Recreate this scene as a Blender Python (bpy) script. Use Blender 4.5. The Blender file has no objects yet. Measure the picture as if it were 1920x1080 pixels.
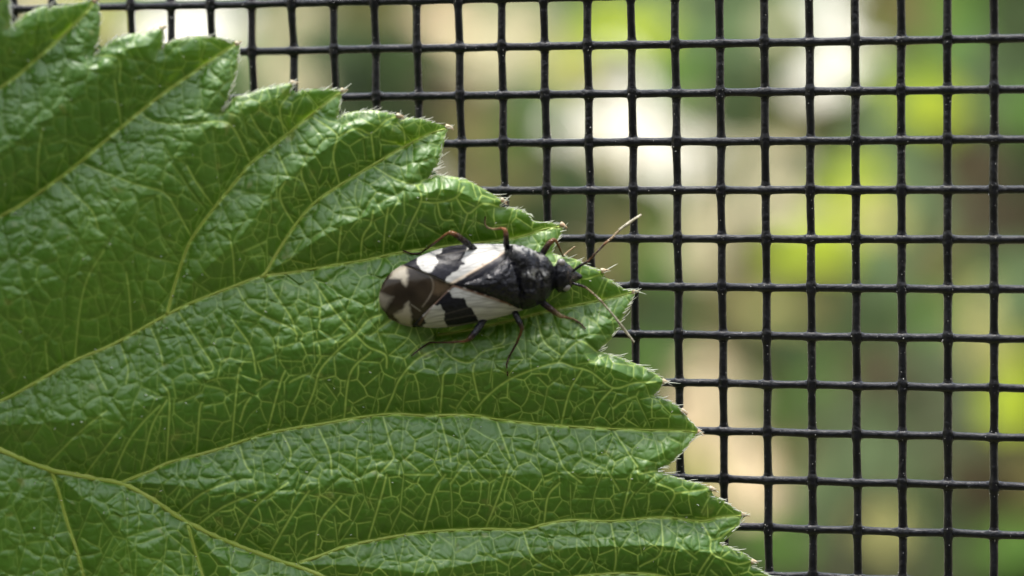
import bpy, math, random
import numpy as np
from mathutils import Matrix, Vector

random.seed(7)
rng = np.random.default_rng(11)
scene = bpy.context.scene
COL = scene.collection
scene.unit_settings.system = 'METRIC'
scene.unit_settings.scale_length = 0.01          # one unit is one centimetre

# ------------------------------------------------------------------ camera, sky, sun, exposure
PITCH = math.radians(8.0)
CAM = Vector((0.0, 0.0, 130.0))
FOC = 5.0                                        # focal length in half sensor widths
cam_data = bpy.data.cameras.new('camera')
cam_data.sensor_width = 36.0
cam_data.lens = 18.0 * FOC
cam_data.clip_start = 0.5
cam_data.clip_end = 60000.0
cam_data.dof.use_dof = True
cam_data.dof.focus_distance = 8.53
cam_data.dof.aperture_fstop = 0.09 / 0.22        # a pupil 2.5 mm wide
cam = bpy.data.objects.new('camera', cam_data)
COL.objects.link(cam)
cam.location = CAM
cam.rotation_euler = (math.pi / 2 + PITCH, 0, 0)
scene.camera = cam

SUN_EL, SUN_AZ = math.radians(76), math.radians(200)
world = bpy.data.worlds.new('World')
scene.world = world
world.use_nodes = True
wn = world.node_tree.nodes
wl = world.node_tree.links
bg = wn['Background']
sky = wn.new('ShaderNodeTexSky')
sky.sky_type = 'NISHITA'
sky.sun_disc = False
sky.sun_elevation = SUN_EL
sky.sun_rotation = SUN_AZ
sky.air_density = 1.0
sky.dust_density = 4.0
sky.ozone_density = 1.0
# a hazy sky: a thin veil of cloud, thicker and warmer towards the horizon all round, thinner overhead
veil = wn.new('ShaderNodeMix'); veil.data_type = 'RGBA'
wtc = wn.new('ShaderNodeTexCoord')
wsx = wn.new('ShaderNodeSeparateXYZ')
vmr = wn.new('ShaderNodeMapRange'); vmr.inputs[3].default_value = 0.9; vmr.inputs[4].default_value = 0.5
vrp = wn.new('ShaderNodeValToRGB')
vrp.color_ramp.elements[0].position = 0.2; vrp.color_ramp.elements[0].color = (3.8, 3.4, 2.5, 1)
vrp.color_ramp.elements[1].position = 0.75; vrp.color_ramp.elements[1].color = (3.5, 4.0, 4.6, 1)
wl.new(wtc.outputs['Generated'], wsx.inputs[0])
wl.new(wsx.outputs[2], vmr.inputs[0]); wl.new(vmr.outputs[0], veil.inputs[0])
wl.new(wsx.outputs[2], vrp.inputs[0])
wl.new(sky.outputs[0], veil.inputs[6]); wl.new(vrp.outputs[0], veil.inputs[7])
wl.new(veil.outputs[2], bg.inputs[0])
bg.inputs[1].default_value = 0.14
sun_data = bpy.data.lights.new('sun', 'SUN')
sun_data.energy = 1.5
sun_data.angle = math.radians(14)
sun_data.color = (1.0, 0.96, 0.9)
sun = bpy.data.objects.new('sun', sun_data)
COL.objects.link(sun)
sd = Vector((math.sin(SUN_AZ) * math.cos(SUN_EL), math.cos(SUN_AZ) * math.cos(SUN_EL), math.sin(SUN_EL)))
sun.rotation_euler = sd.to_track_quat('Z', 'Y').to_euler()
sun.location = (0, 0, 400)
vs = scene.view_settings
vs.view_transform = 'Standard'
vs.look = 'None'
vs.gamma = 1.0
vs.exposure = 2.1
vs.use_curve_mapping = False
scene.render.film_transparent = False
scene.cycles.max_bounces = 8

# ------------------------------------------------------------------ frames
# "view frame": x right, y away from the lens, z up, tilted with the lens; positions are given as a
# direction (in photograph pixels) and a distance along the lens axis, then become fixed world points.
RW = Matrix.Rotation(PITCH, 4, 'X')


def vf(px, py, z):
    px = np.asarray(px, float); py = np.asarray(py, float); z = np.asarray(z, float)
    return np.stack([(px - 960) / 960 / FOC * z, z + 0 * px, -(py - 540) / 960 / FOC * z], -1)


def to_world(p):
    return CAM + RW.to_3x3() @ Vector(p)


PX = 8.5 / 960 / FOC                             # size of one photograph pixel at the leaf, in cm


def root(name, anchor, label, cat, group=None):
    o = bpy.data.objects.new(name, None)
    o.empty_display_size = 0.2
    COL.objects.link(o)
    o.location = to_world(anchor)
    o.rotation_euler = (PITCH, 0, 0)
    o['label'] = label
    o['category'] = cat
    if group:
        o['group'] = group
    o['_a'] = [float(a) for a in anchor]
    return o


def mesh_np(name, v, faces, smooth=True, attrs=None):
    """v (n,3); faces: list of int arrays (m,3) / (m,4)."""
    me = bpy.data.meshes.new(name)
    v = np.ascontiguousarray(v, np.float32)
    faces = [np.asarray(f, np.int32) for f in faces if len(f)]
    nl = sum(f.size for f in faces); nf = sum(len(f) for f in faces)
    me.vertices.add(len(v)); me.vertices.foreach_set('co', v.ravel())
    me.loops.add(nl); me.polygons.add(nf)
    me.loops.foreach_set('vertex_index', np.concatenate([f.ravel() for f in faces]))
    tot = np.concatenate([np.full(len(f), f.shape[1], np.int32) for f in faces])
    st = np.concatenate([[0], np.cumsum(tot)[:-1]]).astype(np.int32)
    me.polygons.foreach_set('loop_start', st)
    me.polygons.foreach_set('loop_total', tot)
    me.polygons.foreach_set('use_smooth', np.full(nf, smooth))
    for k, a in (attrs or {}).items():
        a = np.asarray(a, np.float32)
        if a.ndim == 1:
            at = me.attributes.new(k, 'FLOAT', 'POINT'); at.data.foreach_set('value', a)
        else:
            at = me.attributes.new(k, 'FLOAT_COLOR', 'POINT')
            at.data.foreach_set('color', np.concatenate([a, np.ones((len(a), 1), np.float32)], 1).ravel())
    me.update(calc_edges=True)
    me.validate()
    return me


def part(name, v, faces, mat, parent, smooth=True, attrs=None, kind=None, label=None):
    """mesh child; v in view-frame coordinates, stored relative to the thing's base."""
    r = parent
    while r.parent:
        r = r.parent
    a = np.array(r['_a'][:])
    me = mesh_np(name, np.asarray(v) - a, faces, smooth, attrs)
    me.materials.append(mat)
    o = bpy.data.objects.new(name, me)
    COL.objects.link(o)
    o.parent = parent
    if kind:
        o['kind'] = kind
    if label:
        o['label'] = label
    return o


class MB:
    """collects pieces for one mesh"""
    def __init__(self):
        self.v = []; self.q = []; self.t = []; self.n = 0; self.c = []

    def add(self, v, q=None, t=None, c=None):
        v = np.asarray(v, float)
        self.v.append(v)
        if q is not None and len(q): self.q.append(np.asarray(q) + self.n)
        if t is not None and len(t): self.t.append(np.asarray(t) + self.n)
        if c is not None:
            c = np.asarray(c, float)
            self.c.append(np.broadcast_to(c, (len(v), 3)) if c.ndim == 1 else c)
        self.n += len(v)

    def tube(self, pts, rad, sides=8, c=None, cap=True):
        pts = np.asarray(pts, float); n = len(pts)
        rad = np.broadcast_to(np.asarray(rad, float), (n,))
        tg = np.gradient(pts, axis=0)
        tg /= np.linalg.norm(tg, axis=1, keepdims=True) + 1e-12
        up = np.array([0.13, -0.97, 0.2])
        s = np.cross(tg, up); s /= np.linalg.norm(s, axis=1, keepdims=True) + 1e-12
        u = np.cross(s, tg)
        th = np.arange(sides) * 2 * np.pi / sides
        ring = pts[:, None] + rad[:, None, None] * (np.cos(th)[None, :, None] * s[:, None] + np.sin(th)[None, :, None] * u[:, None])
        v = ring.reshape(-1, 3)
        i = np.arange(n - 1)[:, None] * sides; k = np.arange(sides)[None]
        k2 = (k + 1) % sides
        q = np.stack([i + k, i + k2, i + sides + k2, i + sides + k], -1).reshape(-1, 4)
        t = []
        if cap:
            v = np.concatenate([v, pts[:1], pts[-1:]])
            a, b = n * sides, n * sides + 1
            kk = np.arange(sides)
            t = np.concatenate([np.stack([np.full(sides, a), (kk + 1) % sides, kk], -1),
                                np.stack([np.full(sides, b), (n - 1) * sides + kk, (n - 1) * sides + (kk + 1) % sides], -1)])
        cc = None
        if c is not None:
            c = np.asarray(c, float)
            if c.ndim == 2:
                cc = np.repeat(c, sides, 0)
                if cap: cc = np.concatenate([cc, c[:1], c[-1:]])
            else:
                cc = c
        self.add(v, q, t, cc)

    def part(self, name, mat, parent, **kw):
        v = np.concatenate(self.v)
        f = []
        if self.q: f.append(np.concatenate(self.q))
        if self.t: f.append(np.concatenate(self.t))
        at = {'tint': np.concatenate(self.c)} if self.c else None
        return part(name, v, f, mat, parent, attrs=at, **kw)


# ------------------------------------------------------------------ materials
def mat_new(name):
    m = bpy.data.materials.new(name)
    m.use_nodes = True
    nt = m.node_tree
    b = nt.nodes['Principled BSDF']
    return m, nt.nodes, nt.links, b


def add_bump(n, l, b, scale, strength, dist, detail=4.0, vec=None):
    tex = n.new('ShaderNodeTexNoise'); tex.inputs['Scale'].default_value = scale
    tex.inputs['Detail'].default_value = detail
    tc = n.new('ShaderNodeTexCoord')
    l.new(tc.outputs['Object'], tex.inputs['Vector'])
    bp = n.new('ShaderNodeBump'); bp.inputs['Strength'].default_value = strength
    bp.inputs['Distance'].default_value = dist
    l.new(tex.outputs[0], bp.inputs['Height'])
    l.new(bp.outputs[0], b.inputs['Normal'])
    return tex


def noise_mix(n, l, scale, ca, cb, lo=0.35, hi=0.65, detail=4.0):
    tc = n.new('ShaderNodeTexCoord')
    tex = n.new('ShaderNodeTexNoise'); tex.inputs['Scale'].default_value = scale
    tex.inputs['Detail'].default_value = detail
    l.new(tc.outputs['Object'], tex.inputs['Vector'])
    r = n.new('ShaderNodeValToRGB')
    r.color_ramp.elements[0].position = lo; r.color_ramp.elements[0].color = (*ca, 1)
    r.color_ramp.elements[1].position = hi; r.color_ramp.elements[1].color = (*cb, 1)
    l.new(tex.outputs[0], r.inputs[0])
    return r.outputs[0]


def leafy(name, ca, cb, scale, rough=0.5, transl=0.25, tcol=None, spec=0.4):
    m, n, l, b = mat_new(name)
    col = noise_mix(n, l, scale, ca, cb)
    l.new(col, b.inputs['Base Color'])
    b.inputs['Roughness'].default_value = rough
    b.inputs['Specular IOR Level'].default_value = spec
    tr = n.new('ShaderNodeBsdfTranslucent')
    if tcol: tr.inputs[0].default_value = (*tcol, 1)
    else: l.new(col, tr.inputs[0])
    mx = n.new('ShaderNodeMixShader'); mx.inputs[0].default_value = transl
    l.new(b.outputs[0], mx.inputs[1]); l.new(tr.outputs[0], mx.inputs[2])
    l.new(mx.outputs[0], n['Material Output'].inputs[0])
    return m


def tinted(name, rough, spec, bump=None, coat=0.0):
    m, n, l, b = mat_new(name)
    a = n.new('ShaderNodeAttribute'); a.attribute_name = 'tint'
    l.new(a.outputs['Color'], b.inputs['Base Color'])
    b.inputs['Roughness'].default_value = rough
    b.inputs['Specular IOR Level'].default_value = spec
    b.inputs['Coat Weight'].default_value = coat
    b.inputs['Coat Roughness'].default_value = 0.15
    if bump: add_bump(n, l, b, *bump)
    return m


# leaf blade: green lamina, paler veins (attribute vein), pale margin (attribute rim), mottled
m_blade, n, l, b = mat_new('leaf_blade')
c0 = noise_mix(n, l, 1.3, (0.040, 0.122, 0.003), (0.066, 0.162, 0.004), 0.3, 0.7, 6.0)
sp = noise_mix(n, l, 16.0, (0, 0, 0), (1, 1, 1), 0.67, 0.74, 2.0)
mx0 = n.new('ShaderNodeMix'); mx0.data_type = 'RGBA'
l.new(sp, mx0.inputs[0]); l.new(c0, mx0.inputs[6]); mx0.inputs[7].default_value = (0.12, 0.17, 0.02, 1)
c1 = mx0.outputs[2]
at = n.new('ShaderNodeAttribute'); at.attribute_name = 'vein'
mx = n.new('ShaderNodeMix'); mx.data_type = 'RGBA'
l.new(at.outputs['Fac'], mx.inputs[0]); l.new(c1, mx.inputs[6]); mx.inputs[7].default_value = (0.42, 0.56, 0.10, 1)
ar = n.new('ShaderNodeAttribute'); ar.attribute_name = 'rim'
mx2 = n.new('ShaderNodeMix'); mx2.data_type = 'RGBA'
l.new(ar.outputs['Fac'], mx2.inputs[0]); l.new(mx.outputs[2], mx2.inputs[6]); mx2.inputs[7].default_value = (0.24, 0.32, 0.08, 1)
l.new(mx2.outputs[2], b.inputs['Base Color'])
b.inputs['Roughness'].default_value = 0.46
b.inputs['Specular IOR Level'].default_value = 0.8
add_bump(n, l, b, 60.0, 0.15, 0.004, 6.0)
tr = n.new('ShaderNodeBsdfTranslucent')
mxt = n.new('ShaderNodeMix'); mxt.data_type = 'RGBA'
l.new(at.outputs['Fac'], mxt.inputs[0]); mxt.inputs[6].default_value = (0.34, 0.58, 0.008, 1); mxt.inputs[7].default_value = (0.52, 0.70, 0.12, 1)
l.new(mxt.outputs[2], tr.inputs[0])
mxs = n.new('ShaderNodeMixShader'); mxs.inputs[0].default_value = 0.27
l.new(b.outputs[0], mxs.inputs[1]); l.new(tr.outputs[0], mxs.inputs[2])
l.new(mxs.outputs[0], n['Material Output'].inputs[0])

m_vein = leafy('leaf_vein', (0.27, 0.36, 0.05), (0.34, 0.41, 0.08), 6.0, 0.45, 0.15)
m_hair = leafy('leaf_hair', (0.60, 0.63, 0.52), (0.7, 0.7, 0.62), 9.0, 0.4, 0.35)
m_tip = leafy('leaf_tooth_tip', (0.50, 0.36, 0.22), (0.58, 0.50, 0.34), 14.0, 0.5, 0.25)

m_wire, n, l, b = mat_new('black_coated_wire')
col = noise_mix(n, l, 30.0, (0.003, 0.0032, 0.0045), (0.010, 0.0105, 0.014), 0.45, 0.8, 8.0)
l.new(col, b.inputs['Base Color'])
b.inputs['Roughness'].default_value = 0.32
b.inputs['Specular IOR Level'].default_value = 0.33
add_bump(n, l, b, 60.0, 0.8, 0.006, 8.0)
m_dust, n, l, b = mat_new('dust')
b.inputs['Base Color'].default_value = (0.62, 0.6, 0.57, 1)
b.inputs['Roughness'].default_value = 0.9

m_body = tinted('bug_body', 0.12, 0.22, (75.0, 0.7, 0.011, 3.0))
m_wing = tinted('bug_wing', 0.34, 0.1, (42.0, 0.6, 0.005, 6.0))
m_memb = tinted('bug_membrane', 0.2, 0.24, (14.0, 0.35, 0.008, 3.0))
m_eye, n, l, b = mat_new('bug_eye')
b.inputs['Base Color'].default_value = (0.16, 0.15, 0.14, 1)
b.inputs['Roughness'].default_value = 0.3
add_bump(n, l, b, 160.0, 0.6, 0.002, 1.0)

# ------------------------------------------------------------------ ground (reaches the horizon)
m_ground, n, l, b = mat_new('lawn_and_soil')
l.new(noise_mix(n, l, 0.02, (0.055, 0.075, 0.022), (0.12, 0.10, 0.055), detail=8.0), b.inputs['Base Color'])
b.inputs['Roughness'].default_value = 0.95
g = 25000.0
gv = []
N = 40
gx = np.linspace(-1, 1, N); gx = np.sign(gx) * np.abs(gx) ** 3 * g
GX, GY = np.meshgrid(gx, gx)
GZ = 3.0 * np.sin(GX / 170.0) * np.cos(GY / 210.0) - 3.0
idx = np.arange(N * N).reshape(N, N)
q = np.stack([idx[:-1, :-1], idx[:-1, 1:], idx[1:, 1:], idx[1:, :-1]], -1).reshape(-1, 4)
me = mesh_np('ground', np.stack([GX, GY, GZ], -1).reshape(-1, 3), [q])
me.materials.append(m_ground)
ground = bpy.data.objects.new('ground', me)
COL.objects.link(ground)
ground['kind'] = 'structure'


# ------------------------------------------------------------------ unseen timber wall, added behind the lens to shade the leaf's front
m_wood, n, l, b = mat_new('shade_wall_timber')
l.new(noise_mix(n, l, .12, (0.11, 0.10, 0.085), (0.18, 0.165, 0.145), detail=9.0), b.inputs['Base Color'])
b.inputs['Roughness'].default_value = .8
hw = bpy.data.objects.new('added_shade_wall', None); COL.objects.link(hw)
hw.location = (0, -120, 0); hw['kind'] = 'structure'
bd_v = np.array([(x, y, z) for x in (-450, 450) for y in (0, -2.2) for z in (-6, 13.4)], float)
bd_f = np.array([(0, 1, 5, 4), (2, 6, 7, 3), (0, 2, 3, 1), (4, 5, 7, 6), (1, 3, 7, 5), (0, 4, 6, 2)])
bme = mesh_np('board', bd_v, [bd_f], smooth=False); bme.materials.append(m_wood)
for k in range(12):
    o = bpy.data.objects.new('board', bme); COL.objects.link(o); o.parent = hw
    o.location = (0, -.6 * (k % 2), k * 14.0); o.rotation_euler = (0.03, 0, 0)


# ------------------------------------------------------------------ grid helpers
def pip_grid(xs, ys, poly):
    """inside test on a rectilinear grid (rows ys, columns xs)"""
    P = np.asarray(poly, float); Q = np.roll(P, -1, 0)
    ins = np.zeros((len(ys), len(xs)), bool)
    for r, y in enumerate(ys):
        m = (P[:, 1] > y) != (Q[:, 1] > y)
        if m.any():
            xi = np.sort(P[m, 0] + (y - P[m, 1]) / (Q[m, 1] - P[m, 1]) * (Q[m, 0] - P[m, 0]))
            ins[r] = np.searchsorted(xi, xs) % 2 == 1
    return ins


def seg_dist(xs, ys, lines, R, out=None, closed=False):
    """distance on the grid to polylines, exact within R (R beyond)"""
    D = np.full((len(ys), len(xs)), float(R)) if out is None else out
    for ln in lines:
        ln = np.asarray(ln, float)
        if closed: ln = np.concatenate([ln, ln[:1]])
        for a, c in zip(ln[:-1], ln[1:]):
            x0, x1 = np.searchsorted(xs, [min(a[0], c[0]) - R, max(a[0], c[0]) + R])
            y0, y1 = np.searchsorted(ys, [min(a[1], c[1]) - R, max(a[1], c[1]) + R])
            if x1 <= x0 or y1 <= y0: continue
            X = xs[None, x0:x1]; Y = ys[y0:y1, None]
            d = c - a; L2 = d @ d + 1e-9
            t = np.clip(((X - a[0]) * d[0] + (Y - a[1]) * d[1]) / L2, 0, 1)
            dd = np.hypot(X - a[0] - t * d[0], Y - a[1] - t * d[1])
            s = D[y0:y1, x0:x1]
            np.minimum(s, dd, out=s)
    return D


def sdf_grid(xs, ys, poly, R=40):
    D = seg_dist(xs, ys, [poly], R, closed=True)
    return np.where(pip_grid(xs, ys, poly), -D, D)


def clip_grid(xs, ys, S):
    """triangulates the grid where S<0, cutting cells along S=0.
    returns points (n,2), interpolation (ia, ib, t) to carry grid values, quads, tris, boundary edges"""
    ny, nx = S.shape
    idx = np.arange(ny * nx).reshape(ny, nx)
    s = S.ravel(); ins = s < 0
    a, b_, c, d = idx[:-1, :-1].ravel(), idx[:-1, 1:].ravel(), idx[1:, 1:].ravel(), idx[1:, :-1].ravel()
    k = ins[a].astype(int) + ins[b_] + ins[c] + ins[d]
    full = k == 4
    quads = np.stack([a, d, c, b_], -1)[full]
    m = (k > 0) & (k < 4)
    T = np.concatenate([np.stack([a, d, c], -1)[m], np.stack([a, c, b_], -1)[m]])
    ki = ins[T].sum(1)
    tfull = T[ki == 3]
    ea, eb = [], []
    tr_new = []; bd = []
    # one corner inside
    T1 = T[ki == 1]
    r = np.argmax(ins[T1], 1)
    T1 = np.take_along_axis(T1, (r[:, None] + np.arange(3)) % 3, 1)
    T2 = T[ki == 2]
    r = np.argmin(ins[T2], 1)
    T2 = np.take_along_axis(T2, (r[:, None] + np.arange(3)) % 3, 1)
    E = np.concatenate([T1[:, [0, 1]], T1[:, [0, 2]], T2[:, [1, 0]], T2[:, [2, 0]]])
    key = E[:, 0].astype(np.int64) * (ny * nx) + E[:, 1]
    uk, inv = np.unique(key, return_inverse=True)
    ua = (uk // (ny * nx)).astype(int); ub = (uk % (ny * nx)).astype(int)
    base = ny * nx
    n1, n2 = len(T1), len(T2)
    i01, i02 = inv[:n1] + base, inv[n1:2 * n1] + base
    j10, j20 = inv[2 * n1:2 * n1 + n2] + base, inv[2 * n1 + n2:] + base
    tris = np.concatenate([tfull, np.stack([T1[:, 0], i01, i02], -1),
                           np.stack([T2[:, 1], T2[:, 2], j20], -1), np.stack([T2[:, 1], j20, j10], -1)])
    bd = np.concatenate([np.stack([i01, i02], -1), np.stack([j20, j10], -1)])
    ia = np.concatenate([np.arange(base), ua]); ib = np.concatenate([np.arange(base), ub])
    t = np.concatenate([np.zeros(base), np.clip(s[ua] / (s[ua] - s[ub] + 1e-12), 0.02, 0.98)])
    used = np.unique(np.concatenate([quads.ravel(), tris.ravel()]))
    remap = np.full(base + len(uk), -1); remap[used] = np.arange(len(used))
    return (ia[used], ib[used], t[used]), remap[quads], remap[tris], remap[bd]


def carry(F, I):
    f = F.ravel()
    return f[I[0]] * (1 - I[2]) + f[I[1]] * I[2]


def smooth_line(pts, step=6.0):
    """Catmull-Rom through the points"""
    p = np.asarray(pts, float)
    e = np.concatenate([[2 * p[0] - p[1]], p, [2 * p[-1] - p[-2]]])
    out = []
    for i in range(1, len(e) - 2):
        k = max(2, int(np.hypot(*(e[i + 1] - e[i])[:2]) / step))
        t = np.linspace(0, 1, k, endpoint=False)[:, None]
        out.append(0.5 * (2 * e[i] + (e[i + 1] - e[i - 1]) * t + (2 * e[i - 1] - 5 * e[i] + 4 * e[i + 1] - e[i + 2]) * t * t
                          + (3 * e[i] - e[i - 1] - 3 * e[i + 1] + e[i + 2]) * t ** 3))
    out.append(p[-1:])
    return np.concatenate(out)


def value_noise(x, y, seed, scale):
    r = np.random.default_rng(seed); G = r.random((64, 64))
    u, v = x / scale, y / scale
    i, j = np.floor(u).astype(int), np.floor(v).astype(int)
    fu, fv = u - i, v - j
    fu, fv = fu * fu * (3 - 2 * fu), fv * fv * (3 - 2 * fv)
    g = lambda a, c: G[a % 64, c % 64]
    return (g(i, j) * (1 - fu) + g(i + 1, j) * fu) * (1 - fv) + (g(i, j + 1) * (1 - fu) + g(i + 1, j + 1) * fu) * fv


# ------------------------------------------------------------------ THE LEAF
OUT = [(18, 0), (20, 30), (22, 45), (30, 40), (50, 25), (75, 12), (88, 10), (92, 16), (100, 11), (130, 8), (160, 2), (180, -2), (186, 12),
       (189, 35), (188, 58), (184, 80), (176, 104), (186, 94), (200, 82), (220, 70), (245, 63), (270, 60), (307, 50), (307, 75), (303, 92),
       (311, 82), (325, 74), (350, 70), (380, 67), (408, 70), (432, 76), (450, 80), (450, 100), (446, 125), (439, 155), (428, 188), (413, 214),
       (424, 198), (440, 181), (467, 174), (493, 165), (520, 159), (552, 154), (547, 166), (545, 180), (553, 173), (567, 168), (592, 166),
       (617, 166), (646, 169), (640, 182), (639, 198), (633, 222), (643, 213), (667, 208), (700, 206), (725, 210), (751, 216), (749, 224),
       (760, 220), (792, 222), (817, 230), (843, 239), (837, 249), (832, 272), (828, 288), (823, 310), (812, 324), (801, 335), (816, 327),
       (847, 330), (875, 336), (900, 350), (930, 367), (947, 378), (938, 388), (952, 388), (975, 392), (994, 401), (1000, 413), (1012, 415),
       (1032, 416), (1059, 424), (1054, 436), (1044, 455), (1037, 474), (1048, 478), (1064, 481), (1087, 488), (1102, 498), (1137, 508),
       (1130, 518), (1148, 525), (1168, 540), (1194, 546), (1188, 558), (1180, 574), (1168, 596), (1158, 618), (1145, 637), (1121, 659),
       (1132, 660), (1160, 668), (1180, 677), (1202, 685), (1227, 698), (1251, 717), (1241, 723), (1235, 732), (1227, 741), (1241, 743),
       (1273, 762), (1284, 776), (1298, 792), (1316, 813), (1307, 818), (1293, 832), (1282, 847), (1267, 862), (1250, 875), (1234, 883),
       (1257, 890), (1286, 900), (1310, 905), (1339, 918), (1331, 927), (1353, 935), (1371, 949), (1400, 965), (1390, 976), (1384, 990),
       (1369, 1005), (1352, 1021), (1368, 1024), (1392, 1035), (1418, 1054), (1409, 1060), (1424, 1066), (1448, 1080), (1490, 1110),
       (1470, 1128), (1440, 1160), (1500, 1182), (1562, 1232), (1520, 1272), (1572, 1330), (1610, 1430), (1500, 1400), (1470, 1370), (1380, 1440),
       (1350, 1395), (1260, 1450), (1230, 1410), (1130, 1475), (1100, 1430), (960, 1490), (930, 1440), (790, 1500), (760, 1455), (560, 1500),
       (520, 1450), (330, 1480), (300, 1430), (100, 1450), (80, 1400), (-130, 1420), (-150, 1360), (-350, 1320), (-360, 1260), (-540, 1160),
       (-560, 1060), (-640, 960), (-600, 850), (-610, 800), (-600, 750), (-660, 640), (-600, 560), (-640, 470), (-560, 380), (-560, 270), (-450, 200), (-450, 90),
       (-330, 60), (-320, -50), (-220, -30), (-190, -110), (-120, -50), (-90, -110), (-30, -50), (-6, -70), (10, -40)]
OUT = np.array(OUT, float)

MIDRIB = [(-600, 780), (-400, 745), (-200, 780), (-60, 823), (0, 843), (60, 868), (110, 884), (180, 897), (232, 908), (285, 935), (340, 972), (400, 1003),
          (460, 1028), (520, 1050), (575, 1068), (650, 1100), (800, 1165), (1000, 1250), (1250, 1340), (1500, 1400), (1600, 1425)]
LAT = [
    [(228, 904), (275, 886), (320, 866), (396, 846), (500, 813), (607, 794), (720, 777), (800, 779), (883, 778), (930, 786), (1020, 796), (1150, 804), (1280, 808), (1312, 812)],
    [(-170, 795), (-100, 788), (0, 752), (63, 719), (140, 676), (213, 645), (313, 590), (370, 563), (440, 536), (487, 519), (553, 510), (620, 498), (687, 487), (753, 473), (850, 460), (960, 447), (1027, 428), (1057, 426)],
    [(-420, 720), (-300, 600), (-120, 480), (0, 406), (40, 384), (110, 335), (150, 304), (228, 238), (300, 180), (367, 133), (433, 88), (448, 80)],
    [(-520, 560), (-350, 400), (-150, 260), (17, 153), (55, 122), (100, 83), (150, 35), (178, 2)],
    [(313, 590), (326, 540), (340, 495), (360, 447), (403, 388), (453, 327), (470, 306), (513, 272), (583, 216), (620, 186), (645, 170)],
    [(487, 519), (498, 512), (520, 473), (553, 423), (587, 383), (637, 347), (703, 307), (753, 278), (803, 252), (840, 240)],
    [(563, 1054), (600, 1042), (640, 1027), (690, 1015), (793, 998), (907, 992), (980, 993), (1020, 983), (1073, 975), (1143, 977), (1240, 970), (1314, 977), (1347, 970), (1398, 966)],
    [(820, 628), (860, 622), (907, 612), (950, 603), (1000, 590), (1060, 576), (1140, 560), (1190, 547)],
    [(97, 884), (110, 922), (128, 985), (145, 1035), (160, 1090), (200, 1230), (260, 1400)],
    [(353, 985), (365, 1030), (382, 1085), (420, 1200), (500, 1400)],
    [(800, 1165), (900, 1120), (1050, 1085), (1200, 1075), (1320, 1095), (1488, 1110)],
    [(1000, 1250), (1150, 1210), (1350, 1200), (1558, 1230)],
    [(650, 1100), (700, 1220), (760, 1440)], [(-60, 823), (-100, 950), (-120, 1150), (-130, 1400)],
    [(-260, 765), (-330, 900), (-360, 1100), (-350, 1300)],
]
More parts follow.
